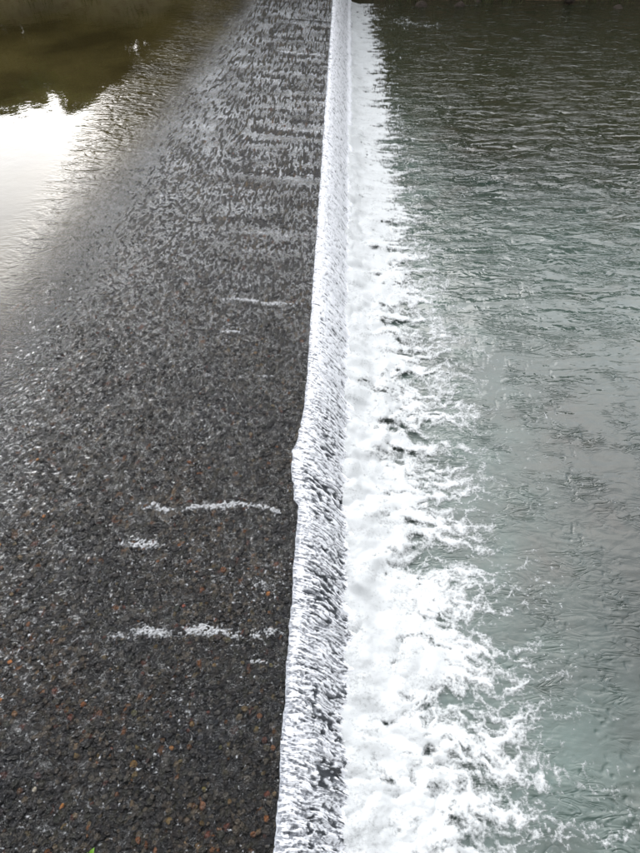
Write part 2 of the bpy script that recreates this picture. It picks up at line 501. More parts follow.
def bank_material():
    m, nt, out = mat('bank_ground')
    geo = nt.nodes.new('ShaderNodeNewGeometry'); pos = geo.outputs['Position']
    p = N(nt, 'BsdfPrincipled', Roughness=0.85)
    a = ramp(nt, noise(nt, pos, 2.5, 7, 0.65), [(0.35, (0.12, 0.085, 0.05)), (0.5, (0.28, 0.24, 0.16)), (0.65, (0.15, 0.15, 0.07))])
    spk = ramp(nt, noise(nt, pos, 9, 4, 0.6), [(0.62, 0.0), (0.68, 1.0)])
    c = mixc(nt, spk, a, (0.30, 0.27, 0.21))
    sx = N(nt, 'SeparateXYZ'); nt.links.new(pos, sx.inputs[0])
    wet = math_(nt, 'MULTIPLY_ADD', sx.outputs['Z'], -1.1, 1.0, clamp=True)   # soaked, muddy foot of the bank
    c = mixc(nt, wet, c, mixc(nt, 1.0, a, (0.42, 0.34, 0.28), 'MULTIPLY'))
    nt.links.new(c, p.inputs['Base Color'])
    nt.links.new(bump(nt, noise(nt, pos, 12, 6, 0.65), 0.8, 0.08), p.inputs['Normal'])
    nt.links.new(p.outputs[0], out.inputs[0])
    return m
M['bank'] = bank_material()
zat = terrain()

# ------------------------------------------------------------------ the weir: an Empty with its parts
weir = link('weir', None, loc=(0, 0, 0))
tag(weir, 'long low weir whose dark pebble-studded apron slopes to a straight lip', 'weir')

def stone_colours(r, idv, rng=None):
    """r, idv in 0..1 -> rgba"""
    pal = np.array([[0.014, 0.015, 0.018], [0.030, 0.031, 0.035], [0.009, 0.009, 0.010], [0.042, 0.038, 0.035], [0.020, 0.017, 0.014],
                    [0.085, 0.078, 0.068], [0.026, 0.027, 0.020], [0.012, 0.013, 0.016]])
    c = pal[np.clip((r * len(pal)).astype(int), 0, len(pal) - 1)].copy()
    warm = np.array([[0.20, 0.075, 0.018], [0.17, 0.085, 0.035], [0.14, 0.05, 0.035], [0.16, 0.12, 0.05], [0.22, 0.17, 0.11]])
    w = warm[np.clip((r * 997 % 1 * len(warm)).astype(int), 0, len(warm) - 1)]
    return c, w

# apron surface: fine heightfield of cobbles set in concrete
def build_apron():
    xs = np.concatenate([np.linspace(-9, -5.6, 24, endpoint=False), np.linspace(-5.6, -2.6, 110, endpoint=False), np.linspace(-2.6, -0.53, 190)])
    ys = rows(5.4, 520, -1.2, 26.8)
    X, Y = np.meshgrid(xs, ys)
    X = X + (x_lip(Y) + 0.535) * ss(-1.3, -0.56, X)
    wx = X + 0.02 * perlin(X * 9, Y * 9, 3); wy = Y + 0.02 * perlin(X * 9, Y * 9, 4)
    f1, f2, idv = worley(wx / 0.055, wy / 0.055, 11)
    dome = np.clip(1 - (f1 / 0.62) ** 2, 0, 1)
    g1_, g2_, gid = worley(wx / 0.024 + 3, wy / 0.024, 12)
    Z = z_bed(X, Y) + 0.026 * dome * (0.3 + idv) + 0.007 * np.clip(1 - (g1_ / 0.6) ** 2, 0, 1) * gid - 0.010 + 0.012 * fbm(X * 11, Y * 14, 31, 4, 2.1, 0.6)
    edge = ss(-0.60, -0.535, X)
    Z = Z - 0.012 * edge
    col, warm = stone_colours(idv, idv)
    cl = fbm(X * 0.9, Y * 0.9, 41, 3)
    isw = ((idv * 7919) % 1) < np.clip(0.02 + 0.05 * ss(9, 2, Y) + 0.10 * np.clip(cl, 0, 1) * ss(10, 2, Y), 0, 1)
    col = np.where(isw[..., None], warm * 0.6, col)
    gap = ss(0.02, 0.12, f2 - f1)[..., None]
    col = col * (0.2 + 0.8 * gap)
    rgba = np.concatenate([col, np.ones(col.shape[:-1] + (1,))], -1)
    V = np.stack([X, Y, Z], -1).reshape(-1, 3)
    me = mesh_np('apron', V, grid_faces(*X.shape), M['stone_bed'], True, {'col': ('C', rgba.reshape(-1, 4))})
    return link('apron', me, weir)
apron = build_apron()

# icosahedron pebbles
PHI = (1 + 5 ** 0.5) / 2
ICO_V = np.array([(-1, PHI, 0), (1, PHI, 0), (-1, -PHI, 0), (1, -PHI, 0), (0, -1, PHI), (0, 1, PHI), (0, -1, -PHI), (0, 1, -PHI), (PHI, 0, -1), (PHI, 0, 1), (-PHI, 0, -1), (-PHI, 0, 1)]) / math.hypot(1, PHI)
ICO_F = np.array([(0, 11, 5), (0, 5, 1), (0, 1, 7), (0, 7, 10), (0, 10, 11), (1, 5, 9), (5, 11, 4), (11, 10, 2), (10, 7, 6), (7, 1, 8), (3, 9, 4), (3, 4, 2), (3, 2, 6), (3, 6, 8), (3, 8, 9), (4, 9, 5), (2, 4, 11), (6, 2, 10), (8, 6, 7), (9, 8, 1)])
def scatter_pebbles(n, seed):
    rng = np.random.default_rng(seed)
    # density falls with distance, as far as single stones can be told apart
    H = 5.4
    u = rng.uniform(1 / (12.5 * CT + H * ST), 1 / (0.2 * CT + H * ST), n)
    Y = (1 / u - H * ST) / CT
    X = rng.uniform(-4.6, -0.57, n)
    keep = X < x_lip(Y) - 0.03
    return X[keep], Y[keep], rng
def build_pebble_bed():
    X, Y, rng = scatter_pebbles(15500, 5)
    n = len(X)
    s = rng.uniform(0.012, 0.026, n) * np.where(rng.random(n) < 0.1, 1.35, 1)
    sc = np.stack([s * rng.uniform(0.8, 1.35, n), s * rng.uniform(0.8, 1.2, n), s * rng.uniform(0.45, 0.75, n)], -1)
    V = ICO_V[None] * (1 + rng.uniform(-0.18, 0.18, (n, 12, 1))) * sc[:, None, :]
    a = rng.uniform(0, 2 * math.pi, n)[:, None]
    vx = V[..., 0] * np.cos(a) - V[..., 1] * np.sin(a); vy = V[..., 0] * np.sin(a) + V[..., 1] * np.cos(a)
    z = z_bed(X, Y) + 0.004
    P = np.stack([vx + X[:, None], vy + Y[:, None], V[..., 2] + z[:, None]], -1).reshape(-1, 3)
    F = (ICO_F[None] + (np.arange(n) * 12)[:, None, None]).reshape(-1, 3)
    r = rng.random(n)
    col, warm = stone_colours(r, r)
    cl = fbm(X * 0.9, Y * 0.9, 41, 3)
    isw = rng.random(n) < np.clip(0.015 + 0.16 * np.clip(cl, 0, 1) * ss(10, 2, Y) + 0.02 * ss(7, 1, Y), 0, 1)
    col = np.where(isw[:, None], warm * rng.uniform(0.3, 0.9, (n, 1)), col)
    rgba = np.repeat(np.concatenate([col, np.ones((n, 1))], -1)[:, None, :], 12, 1).reshape(-1, 4)
    me = mesh_np('pebble_bed', P, F, M['stone_bed'], True, {'col': ('C', rgba)})
    tag(link('pebble_bed', me, apron), kind='stuff')
build_pebble_bed()

# the 300 most visible stones, one object each
def ico2():
    V = [tuple(v) for v in ICO_V]; F = []
    cache = {}
    def mid(a, b):
        k = (min(a, b), max(a, b))
        if k not in cache:
            v = (Vector(V[a]) + Vector(V[b])).normalized(); V.append(tuple(v)); cache[k] = len(V) - 1
        return cache[k]
    for a, b, c in ICO_F.tolist():
        ab, bc, ca = mid(a, b), mid(b, c), mid(c, a)
        F += [(a, ab, ca), (b, bc, ab), (c, ca, bc), (ab, bc, ca)]
    return V, F
pebs = []
V2, F2_ = ico2()
for k in range(7):
    rr = random.Random(50 + k)
    ax, ay, az = rr.uniform(0.85, 1.25), rr.uniform(0.8, 1.05), rr.uniform(0.5, 0.72)
    ph = [rr.uniform(0, 6) for _ in range(3)]
    vs = []
    for v in V2:
        d = 1 + 0.10 * math.sin(2.3 * v[0] + ph[0]) + 0.10 * math.sin(2.9 * v[1] + ph[1]) + 0.06 * math.sin(4 * v[2] + ph[2]) + rr.uniform(-0.03, 0.03)
        vs.append((v[0] * ax * d, v[1] * ay * d, v[2] * az * d))
    pebs.append(fromdata('pebble', vs, F2_, M['stone'], True))
# (x, y, radius, colour): the orange, red and pale ones seen near the camera
ORANGE = (0.42, 0.18, 0.05); RUST = (0.17, 0.078, 0.038); REDDISH = (0.30, 0.08, 0.055); TAN = (0.17, 0.115, 0.055); PALE = (0.42, 0.40, 0.36); OLIVE = (0.085, 0.08, 0.04)
def img2apron(px, py, z=0.12):
    H = CAM_Z - z
    zc = 616 * H / CT / (py + 250)
    return (px - 349) / (py + 250) / CT * H, (zc - H * ST) / CT
marks = [(12, 662, .034, ORANGE), (170, 744, .034, ORANGE), (61, 804, .032, ORANGE), (227, 797, .034, TAN), (267, 587, .033, ORANGE), (183, 602, .03, REDDISH), (2, 547, .03, ORANGE),
         (40, 462, .03, ORANGE), (55, 527, .03, RUST), (46, 517, .028, ORANGE), (14, 595, .03, TAN), (30, 625, .034, RUST), (62, 600, .03, OLIVE), (258, 710, .034, RUST), (272, 742, .036, RUST),
         (154, 847, .034, RUST), (136, 838, .036, RUST), (88, 825, .032, RUST), (248, 615, .03, TAN), (228, 605, .03, OLIVE), (200, 600, .03, OLIVE), (35, 788, .03, PALE), (35, 849, .025, PALE),
         (2, 700, .03, ORANGE), (213, 660, .03, TAN), (252, 830, .036, RUST), (157, 558, .028, RUST), (4, 570, .03, RUST), (22, 558, .03, TAN), (131, 347, .03, OLIVE), (155, 365, .025, PALE),
         (127, 388, .025, PALE), (116, 348, .03, OLIVE), (165, 494, .022, PALE), (255, 347, .03, TAN), (262, 333, .028, TAN)]
cols = [(0.02, 0.02, 0.023), (0.015, 0.015, 0.018), (0.035, 0.032, 0.028), (0.022, 0.02, 0.017), (0.06, 0.053, 0.045), (0.010, 0.010, 0.012)]
rr = random.Random(4)
allp = [(*img2apron(a, b), r * 0.68, c) for a, b, r, c in marks]
while len(allp) < 300:
    u = rr.uniform(1 / (7.0 * CT + 5.4 * ST), 1 / (0.5 * CT + 5.4 * ST))
    y = (1 / u - 5.4 * ST) / CT
    x = rr.uniform(-2.9, -0.62)
    if x > float(x_lip(y)) - 0.05: continue
    q = rr.random()
    c = rr.choice([RUST, TAN, tuple(v * 0.5 for v in ORANGE), OLIVE]) if q < 0.08 else rr.choice(cols)
    c = tuple(v * rr.uniform(0.7, 1.1) for v in c)
    allp.append((x, y, rr.uniform(0.017, 0.031), c))
for i, (x, y, r, c) in enumerate(allp):
    o = link('pebble', pebs[i % 7], apron)
    o.location = (x, y, float(z_bed(np.array(x), np.array(y))) + 0.005)
    o.rotation_euler = (rr.uniform(-.2, .2), rr.uniform(-.2, .2), rr.uniform(0, 6.3))
    o.scale = (r, r, r)
    o.color = (*c, 1)
    if i < 20 and c in (ORANGE, REDDISH): pass

# downstream wall face with its broken edge
def build_face():
    ys = rows(5.5, 260, -1.2, 26.8)
    zs = np.linspace(0, 1, 9)
    T, Y = np.meshgrid(zs, ys)
    X = x_lip(Y) + 0.02 + 0.30 * T + 0.03 * fbm(Y * 3, T * 3, 61, 3)
    Z = -0.03 - T * 1.5 + 0.01 * fbm(Y * 8, T * 4, 62, 2)
    X[:, 0] = x_lip(ys) - 0.004; Z[:, 0] = -0.012
    V = np.stack([X, Y, Z], -1).reshape(-1, 3)
    me = mesh_np('wall_face', V, grid_faces(*X.shape), M['concrete'])
    link('wall_face', me, weir)
build_face()

# ------------------------------------------------------------------ water above the lip
def build_upstream():
    xs = np.concatenate([np.linspace(-60, -12, 16, endpoint=False), np.linspace(-12, -6.2, 60, endpoint=False), np.linspace(-6.2, -2.7, 170, endpoint=False), np.linspace(-2.7, -0.53, 220)])
    ys = rows(5.35, 640, -1.2, 27.3)
    X, Y = np.meshgrid(xs, ys)
    X = X + (x_lip(Y) + 0.535) * ss(-1.3, -0.56, X)
    c = crest_x(Y); t = X - c
    fl = film_fac(X, Y)
    Z = z_film(X, Y)
    w = ss(-1.0, 0.6, t)
    # pond: long lazy ripples; drawdown: steepening wavelets; film: choppy
    ang = 0.55
    A = X * math.cos(ang) + Y * math.sin(ang); B = -X * math.sin(ang) + Y * math.cos(ang)
    Z += 0.0016 * fbm(X * 0.8, Y * 1.1, 71, 3) * ss(-8, -1, t)
    r = ridged(A * 1.3 + 0.4 * perlin(X * 2, Y * 2, 5), B * 5.0, 72, 3)
    Z += 0.022 * (r - 0.5) * ss(-0.3, 0.7, t) * (0.3 + 0.7 * ss(9, 17, Y)) * (1 - 0.4 * fl)
    Z += 0.0075 * fbm(X * 9, Y * 14, 75, 3) * ss(0.2, 0.9, t)
    Z += 0.0050 * fbm(X * 24, Y * 32, 77, 2) * fl
    # transverse standing waves
    yy = Y - 0.10 * (X + 1.3) ** 2 * 0.5 + 0.08 * perlin(X * 1.2, Y * 1.2, 78)
    roll = np.sin(2 * math.pi * yy / 0.62 + 2.2 * perlin(X * 0.35, Y * 0.7, 81)) * np.clip(0.5 + 1.6 * perlin(X * 0.6 + 9, Y * 1.1, 82), 0.1, 1.2) * ss(6, 12, Y) * ss(-2.6, -1.6, X)
    Z += 0.012 * roll * fl
    t0_ = np.interp(Y, [5, 9, 14, 22], [-0.35, -0.1, 0.45, 0.85])
    air_sheen = np.clip(0.06 + 0.95 * ss(4.5, 14, Y) * ss(-4.6, -3.0, X) + 0.5 * ss(9, 16, Y) * ss(-2.4, -1.2, X) * (0.5 + 0.5 * roll) , 0, 1) * fl
    air_sheen = air_sheen * np.clip(0.65 + 0.9 * fbm(X * 1.3, Y * 2.2, 80, 3), 0.05, 1.3)
    Z = np.where(t < -0.9, Z, Z)
    V = np.stack([X, Y, Z], -1).reshape(-1, 3)
    me = mesh_np('upstream_water', V, grid_faces(*X.shape), M['up'], True, {'film': ('F', fl), 'chop': ('F', ss(t0_ - 0.1, t0_ + 1.6, t) ** 1.5), 'fast': ('F', np.maximum(ss(5, 12, Y), ss(1.6, 0.6, t))), 'draw': ('F', ss(-0.5, 0.6, t) * ss(3.4, 1.2, t) * (0.45 + 0.65 * ss(9, 17, Y))), 'air_sheen': ('F', np.clip(air_sheen, 0, 1))})
    o = link('upstream_water', me); tag(o, kind='structure')
build_upstream()

# foam streaks riding on the apron
def build_streaks():
    xs = np.linspace(-3.4, -0.56, 330)
    ys = rows(5.35, 760, 0.2, 26.5, extra=0)
    X, Y = np.meshgrid(xs, ys)
    # (x0, x1, y, halfwidth, strength)
    L = []
    for (x0, x1, py, hw, st) in [(118, 292, 504, 5, .80), (108, 172, 545, 8, .66), (96, 290, 630, 8, .85), (200, 330, 580, 16, .28), (215, 308, 298, 3, .95), (215, 235, 312, 6, .7), (210, 255, 326, 3, .8),
                                (245, 322, 168, 2.5, .75), (250, 322, 146, 2.2, .55), (180, 300, 372, 3, .45), (100, 260, 250, 3, .3), (120, 210, 128, 3, .4), (95, 180, 200, 2.5, .5), (120, 260, 775, 26, .22), (225, 300, 655, 3, .4), (120, 200, 440, 3, .3), (210, 300, 415, 3, .35), (160, 290, 470, 3, .3), (230, 315, 230, 2.5, .45), (200, 318, 205, 2.5, .45), (240, 325, 120, 2, .5), (180, 300, 340, 3, .3), (40, 60, 607, 9, .75), (30, 60, 580, 7, .5), (160, 215, 700, 25, .35), (215, 300, 560, 4, .3)]:
        xa, y0 = img2apron(x0, py); xb, _ = img2apron(x1, py)
        _, y1 = img2apron(x0, py + hw)
        L.append((xa, xb, y0, abs(y0 - y1) * 0.85, st * 1.05))
    m = np.full(X.shape, -0.3)
    for xa, xb, y0, hw, st in L:
        yc = y0 + 0.05 * (X - xa) * 0.4 - 0.03 * np.sin((X - xa) * 5 + y0 * 3) + 0.05 * perlin(X * 3, X * 0 + y0, 90) 
        g = np.exp(-((Y - yc) / (hw * 1.15 + 0.005)) ** 2) * ss(xa - 0.15, xa + 0.35, X) * ss(xb + 0.10, xb - 0.25, X) * np.clip(0.85 + 0.8 * perlin(X * 2.6, Y * 0 + y0 * 5, 93), 0.72, 1.1)
        m = np.maximum(m, -0.3 + g * (st + 0.3))
    # far: curved standing-wave crests, denser towards the lip
    yy = Y - 0.05 * (X + 1.3) ** 2 + 0.10 * perlin(X * 1.2, Y * 1.2, 78)
    band = np.cos(2 * math.pi * yy / 0.62 + 2.2 * perlin(X * 0.35, Y * 0.7, 81)) 
    amp = perlin(X * 0 + 3.3, np.floor(yy / 0.62) * 1.37, 92)
    far = ss(8.5, 15, Y) * ss(-2.9, -1.6, X)
    m = np.maximum(m, -0.3 + far * (0.52 * ss(0.2, 1, band) + 0.55 * amp + 0.12))
    fine = fbm(X * 34, Y * 34, 95, 3)
    coarse = fbm(X * 8, Y * 16, 96, 3)
    f1, f2, _ = worley(X / 0.035 + 0.4 * perlin(X * 20, Y * 20, 1), Y / 0.030 + 0.4 * perlin(X * 20, Y * 20, 2), 97)
    lace = 0.5 - 1.5 * (f2 - f1)
    d = m - 0.52 + 0.62 * fine + 0.60 * coarse + 0.30 * lace
    # scattered flecks everywhere
    fl = fbm(X * 26, Y * 30, 99, 2) - 0.41 - 0.15 * perlin(X * 1.5, Y * 1.5, 3) + 0.03 * ss(3, 15, Y)
    d = np.maximum(d, fl * 1.2)
    d = np.where(X > x_lip(Y) - 0.02, -1, d)
    d = np.clip(d, -0.6, 0.30)
    Z = z_film(X, Y) + 0.008 + 0.012 * d + 0.005 * fine
    yy2 = Y - 0.10 * (X + 1.3) ** 2 * 0.5 + 0.08 * perlin(X * 1.2, Y * 1.2, 78)
    Z += 0.012 * np.sin(2 * math.pi * yy2 / 0.62 + 2.2 * perlin(X * 0.35, Y * 0.7, 81)) * np.clip(0.5 + 1.6 * perlin(X * 0.6 + 9, Y * 1.1, 82), 0.1, 1.2) * ss(6, 12, Y) * ss(-2.6, -1.6, X)
    kv = d > -0.26
    keep = kv[:-1, :-1] | kv[1:, :-1] | kv[:-1, 1:] | kv[1:, 1:]
    V = np.stack([X, Y, Z], -1).reshape(-1, 3)
    F = grid_faces(*X.shape, keep)
    V, F, A = compact(V, F, {'cover': ('F', d.ravel())})
    o = link('apron_foam', mesh_np('apron_foam', V, F, M['foam_thin'], True, A))
    tag(o, 'thin white foam streaks lying across the dark pebble apron', 'foam', kind='stuff')
build_streaks()

# ------------------------------------------------------------------ the falling sheet
def fall_shape(S_, Y):
    x0 = x_lip(Y) - 0.01
    foot = 0.07 + 0.04 * perlin(Y * 1.3, Y * 0 + 2, 101) + 0.05 * perlin(Y * 5.0, Y * 0 + 2, 112) + 0.025 * perlin(Y * 17.0, Y * 0 + 2, 114)
    X = x0 + (foot - x0) * (0.28 * S_ + 0.72 * S_ ** 0.85)
    Z = 0.012 - 0.80 * np.clip(1.1 * S_ ** 1.5, 0, None) + 0.16 * ss(0.72, 1.0, S_) * S_
    return X, Z
def build_fall():
    n_s = 90
    s = np.linspace(0, 1, n_s)
    ys = rows(5.9, 1150, -1.2, 26.8, extra=10)
    S_, Y = np.meshgrid(s, ys)
    X, Z = fall_shape(S_, Y)
    len_ = 0.95
    a = S_ * len_
    # strands run down the fall, slightly braided
    bw = Y + 0.035 * perlin(a * 4, Y * 5, 102) + 0.03 * a
    st1 = fbm(a * 5.5, bw * 26, 103, 3, 2.2, 0.6)
    st2 = ridged(a * 9, bw * 34, 104, 3, 0.6)
    lump = fbm(a * 2.2, bw * 7.0, 105, 3)
    near = ss(9, 2, Y)
    mid = np.exp(-((S_ - 0.5) / 0.33) ** 2)
    holes = fbm(a * 10.0, bw * 21.0, 108, 3)
    clust = perlin(a * 1.6, bw * 3.4 + 0.8, 109)
    f1, f2, _ = worley(a / 0.05 + 0.5 * perlin(a * 12, Y * 14, 1), bw / 0.028 + 0.5 * perlin(a * 12, Y * 14, 2), 110)
    lace = 0.55 - 1.6 * (f2 - f1)
    dark = near * mid * np.clip(1.0 * holes + 0.55 * clust - 0.05, 0, 1)
    d = 0.18 + 0.17 * (1 - near) + 0.30 * st1 + 0.16 * (st2 - 0.4) + 0.26 * lace - near * mid * np.clip(1.0 * holes + 0.55 * clust - 0.05, 0, 1) * 1.7
    d += 0.5 * ss(0.72, 1.0, S_ + 0.22 * perlin(Y * 6, Y * 0, 111) + 0.14 * perlin(Y * 19, Y * 0, 113)) - 0.25 * ss(0.06, 0.0, S_)
    # bulk shape shared by water and strands
    off0 = (0.014 * lump + 0.006 * st1) * ss(0, 0.15, S_) + 0.004 * st1
    nx, nz = 0.75, 0.66
    Xs, Zs = X + nx * off0, Z + nz * off0
    V = np.stack([Xs, Y, Zs], -1)[:, ::3].reshape(-1, 3)
    me = mesh_np('falling_water', V, grid_faces(len(ys), len(s[::3])), M['sheet'], True, {'dark': ('F', np.clip(dark[:, ::3] * 5, 0, 1))})
    tag(link('falling_water', me), kind='structure')
    do = off0 + 0.020 * np.clip(d, -0.3, 0.6) * (0.25 + 0.75 * ss(0, 0.12, S_))
    Xf, Zf = X + nx * do + 0.006, Z + nz * do + 0.006
    kv = d > -0.28
    keep = kv[:-1, :-1] | kv[1:, :-1] | kv[:-1, 1:] | kv[1:, 1:]
    V = np.stack([Xf, Y, Zf], -1).reshape(-1, 3)
    V, F, A = compact(V, grid_faces(*X.shape, keep), {'cover': ('F', d.ravel()), 'run': ('F', a.ravel()), 'across': ('F', bw.ravel())})
    o = link('falling_foam', mesh_np('falling_foam', V, F, M['foam_blue'], True, A))
    tag(o, 'lacy white strands of water falling over the weir lip', 'foam', kind='stuff')
def sheet_material():
    m, nt, out = mat('falling_water')
    geo = nt.nodes.new('ShaderNodeNewGeometry'); pos = geo.outputs['Position']
    p = N(nt, 'BsdfPrincipled', Roughness=0.12)
    p.inputs['IOR'].default_value = 1.4
    c = ramp(nt, noise(nt, pos, 40, 6, 0.7), [(0.35, (0.06, 0.066, 0.076)), (0.65, (0.40, 0.42, 0.46))])
    nt.links.new(mixc(nt, attr(nt, 'dark').outputs['Fac'], c, (0.018, 0.022, 0.028)), p.inputs['Base Color'])
    nt.links.new(bump(nt, noise(nt, pos, 55, 4, 0.6), 0.6, 0.015), p.inputs['Normal'])
    nt.links.new(p.outputs[0], out.inputs[0])
    return m
M['sheet'] = sheet_material()
build_fall()

# ------------------------------------------------------------------ the river below
def river_height(X, Y):
    """plain water surface, in metres above ZR"""
    ax = ss(0.3, 2.0, X)
    wx = X + 0.15 * perlin(X * 0.9, Y * 0.9, 201); wy = Y + 0.15 * perlin(X * 0.9, Y * 0.9, 202)
    far = ss(5, 14, Y)
    z = 0.010 * fbm(wx * 0.9, wy * 2.0, 203, 3) * (0.4 + far)
    r = ridged(wx * 2.0, wy * 5.2, 204, 3, 0.55)
    gate = np.clip(0.35 + 1.3 * fbm(X * 0.7, Y * 1.1, 206, 2) + 0.6 * far, 0.0, 1.5)
    z = z + 0.012 * r * gate * (0.55 + 0.9 * far)
    z = z + 0.0035 * fbm(wx * 8, wy * 15, 207, 3) * (0.6 + far)
    # sharp small creases
    cr = np.clip(ridged(wx * 3.6, wy * 7.0, 208, 2, 0.5) - 0.80, 0, 1)
    cg = np.clip(0.4 + 1.6 * perlin(X * 2.2, Y * 2.6, 209), 0, 1.2)
    z = z - 0.05 * cr * cg * (0.5 + 0.7 * ax)
    return 1.5 * z * (0.4 + 0.6 * ax)
def edge_x(Y):
    """reach of the foam"""
    base = np.interp(Y, [0.3, 0.8, 1.4, 2.0, 2.7, 4.5, 7.3, 12, 21, 27], [2.1, 2.45, 3.1, 2.5, 2.15, 2.25, 2.4, 1.9, 1.5, 1.4])
    return base
def foam_mask(X, Y):
    E = edge_x(Y)
    solid = np.interp(Y, [0.3, 1.4, 2.7, 4.5, 7.3, 12, 21, 27], [1.3, 1.4, 1.3, 1.15, 1.25, 1.15, 0.95, 0.8])
    wy = Y + 0.16 * perlin(X * 1.6, Y * 1.3, 301) + 0.05 * perlin(X * 5, Y * 5, 302)
    wx = X + 0.10 * perlin(X * 3, Y * 3, 303)
    far = ss(7, 14, Y)
    fing = ridged(wx * 0.62, wy * 2.6, 304, 3, 0.55) - 0.52       # filaments reaching out along +X
    fing2 = ridged(wx * 1.3, wy * 6.5, 305, 2, 0.5) - 0.5
    f = (E - X) / np.maximum(E - solid, 0.1)                      # 1 at the solid edge, 0 at the reach
    v = f - 0.04 + 0.95 * fing + 0.42 * fing2 * (0.6 + far)
    rif = np.exp(-((X - 2.2 - 0.9 * (24.7 - Y)) / 1.9) ** 2 - ((Y - 24.6) / 1.5) ** 2)   # riffle by the far shore
    v = np.maximum(v, -1.2 + 1.85 * rif + 0.5 * fing2)
    a1 = wx + 0.05 * perlin(X * 9, Y * 9, 306); b1 = wy + 0.05 * perlin(X * 9, Y * 9, 307)
    f1, f2, _ = worley(a1 / 0.22, b1 / 0.13, 308)
    g1, g2, _ = worley(a1 / 0.062 + 0.3 * perlin(X * 25, Y * 25, 311), b1 / 0.05, 309)
    net = 1 - (f2 - f1) * 1.7
    net2 = 1 - (g2 - g1) * 1.8
    fr = fbm(X * 30, Y * 34, 310, 3)
    d = v * 0.75 - 0.56 + 0.55 * (net - 0.45) * (1 - 0.5 * far) + 0.24 * (net2 - 0.45) + 0.22 * fr
    d = np.where(v > 1.0, d + 0.45 * (v - 1.0), d)
    d = np.minimum(d, 0.72)
    # isolated flecks drifting past the edge
    fl = fbm(X * 20, Y * 22, 312, 2) - 0.55 + 0.30 * perlin(X * 1.2, Y * 1.4, 313) - 0.10 * np.clip(X - E, 0, 4)
    d = np.maximum(d, np.where(X < E + 2.0, fl * 1.1, -1))
    return d, v
def build_river():
    xs = np.concatenate([np.linspace(-0.6, -0.05, 8, endpoint=False), np.linspace(-0.05, 3.2, 240, endpoint=False), np.linspace(3.2, 12, 200, endpoint=False), np.linspace(12, 70, 24)])
    ys = rows(6.3, 640, -1.2, 27.6)
    X, Y = np.meshgrid(xs, ys)
    Z = ZR + river_height(X, Y)
    E = edge_x(Y)
    air_sheen = 0.75 * ss(E + 1.3, E - 0.8, X) * np.clip(0.6 + 0.6 * fbm(X * 1.2, Y * 1.8, 320, 3), 0, 1)
    air_sheen = np.maximum(air_sheen, 0.38 * ss(4, 9, Y) * ss(15, 10, Y))  # mid-river band: pale sky reflection painted into the colour
    V = np.stack([X, Y, Z], -1).reshape(-1, 3)
    me = mesh_np('river_water', V, grid_faces(*X.shape), M['river'], True, {'air_sheen': ('F', np.clip(air_sheen, 0, 1)), 'tree_refl': ('F', np.clip(0.9 * ss(11.5, 19, Y + 0.35 * (X - 4) + 1.5 * fbm(X * .3, Y * .3, 325, 3)), 0, 1)), 'wave': ('F', ss(5.0, 14, Y) * ss(0.8, 2.5, X))})
    tag(link('river_water', me), kind='structure')
def build_foam():
    xs = np.concatenate([np.linspace(-0.08, 3.0, 400, endpoint=False), np.linspace(3.0, 5.2, 120)])
    ys = rows(6.3, 860, -1.2, 27, extra=6)
    X, Y = np.meshgrid(xs, ys)
    d, v = foam_mask(X, Y)
    fs_ = (edge_x(Y) - X) / 1.1 + 0.25 * perlin(X * 1.5, Y * 1.3, 334)
    thick = ss(0.75, 1.9, fs_)
    boil = 0.5 + 0.9 * np.abs(fbm(X * 1.4 + 0.3 * perlin(X, Y, 4), Y * 1.4, 330, 3))
    bub = fbm(X * 11, Y * 13, 331, 3)
    Z = ZR + river_height(X, Y) * (1 - ss(0.2, 1.0, fs_)) + 0.007 + 0.016 * np.clip(d, -0.4, 0.7)
    Z += thick * (0.17 * boil * ss(1.7, 0.5, X) + 0.010 * bub) + 0.11 * thick * ss(0.40, 0.0, X + 0.15 * perlin(X * 2, Y * 4, 340))
    kv = (d > -0.42)
    keep = kv[:-1, :-1] | kv[1:, :-1] | kv[:-1, 1:] | kv[1:, 1:]
    V = np.stack([X, Y, Z], -1).reshape(-1, 3)
    V, F, A = compact(V, grid_faces(*X.shape, keep), {'cover': ('F', d.ravel())})
    o = link('river_foam', mesh_np('river_foam', V, F, M['foam'], True, A))
    tag(o, 'thick white foam boiling at the foot of the weir with lacy fingers', 'foam', kind='stuff')
build_river()
build_foam()

# ------------------------------------------------------------------ bright green sprout at the near edge
def build_sprout():
    x, y = img2apron(93, 856)
    root = link('leafy_sprout', None, loc=(x, y, 0.15))
    tag(root, 'tiny bright green leafy sprout on the pebbles at the near edge', 'plant')
    for a, L in ((1.2, 0.065), (2.6, 0.045), (-0.5, 0.04)):
        vs = []; fs = []
        n = 7
        for i in range(n):
            t = i / (n - 1)
            w = 0.022 * math.sin(math.pi * min(1, t * 0.9 + 0.08)) * (L / 0.085) + 0.001
            z = 0.03 * math.sin(t * 2.4)
            for k, sx in enumerate((-1, 0, 1)):
                vs.append((sx * w, t * L, z + (0.006 if sx else 0)))
        for i in range(n - 1):
            for k in range(2):
                fs.append((i * 3 + k, i * 3 + k + 1, i * 3 + 4 + k, i * 3 + 3 + k))
        o = link('leaf', fromdata('leaf', vs, fs, M['sprout'], True), root)
        o.rotation_euler = (0.3, 0, a - 1.57); o.location = (0, 0, 0.005)
    s = MB(); s.tube([(0, 0, -0.03), (0.003, 0.002, 0.0), (0.006, 0.004, 0.014)], [0.003, 0.0026, 0.002], 6)
    s.build('stem', M['sprout'], root)
build_sprout()

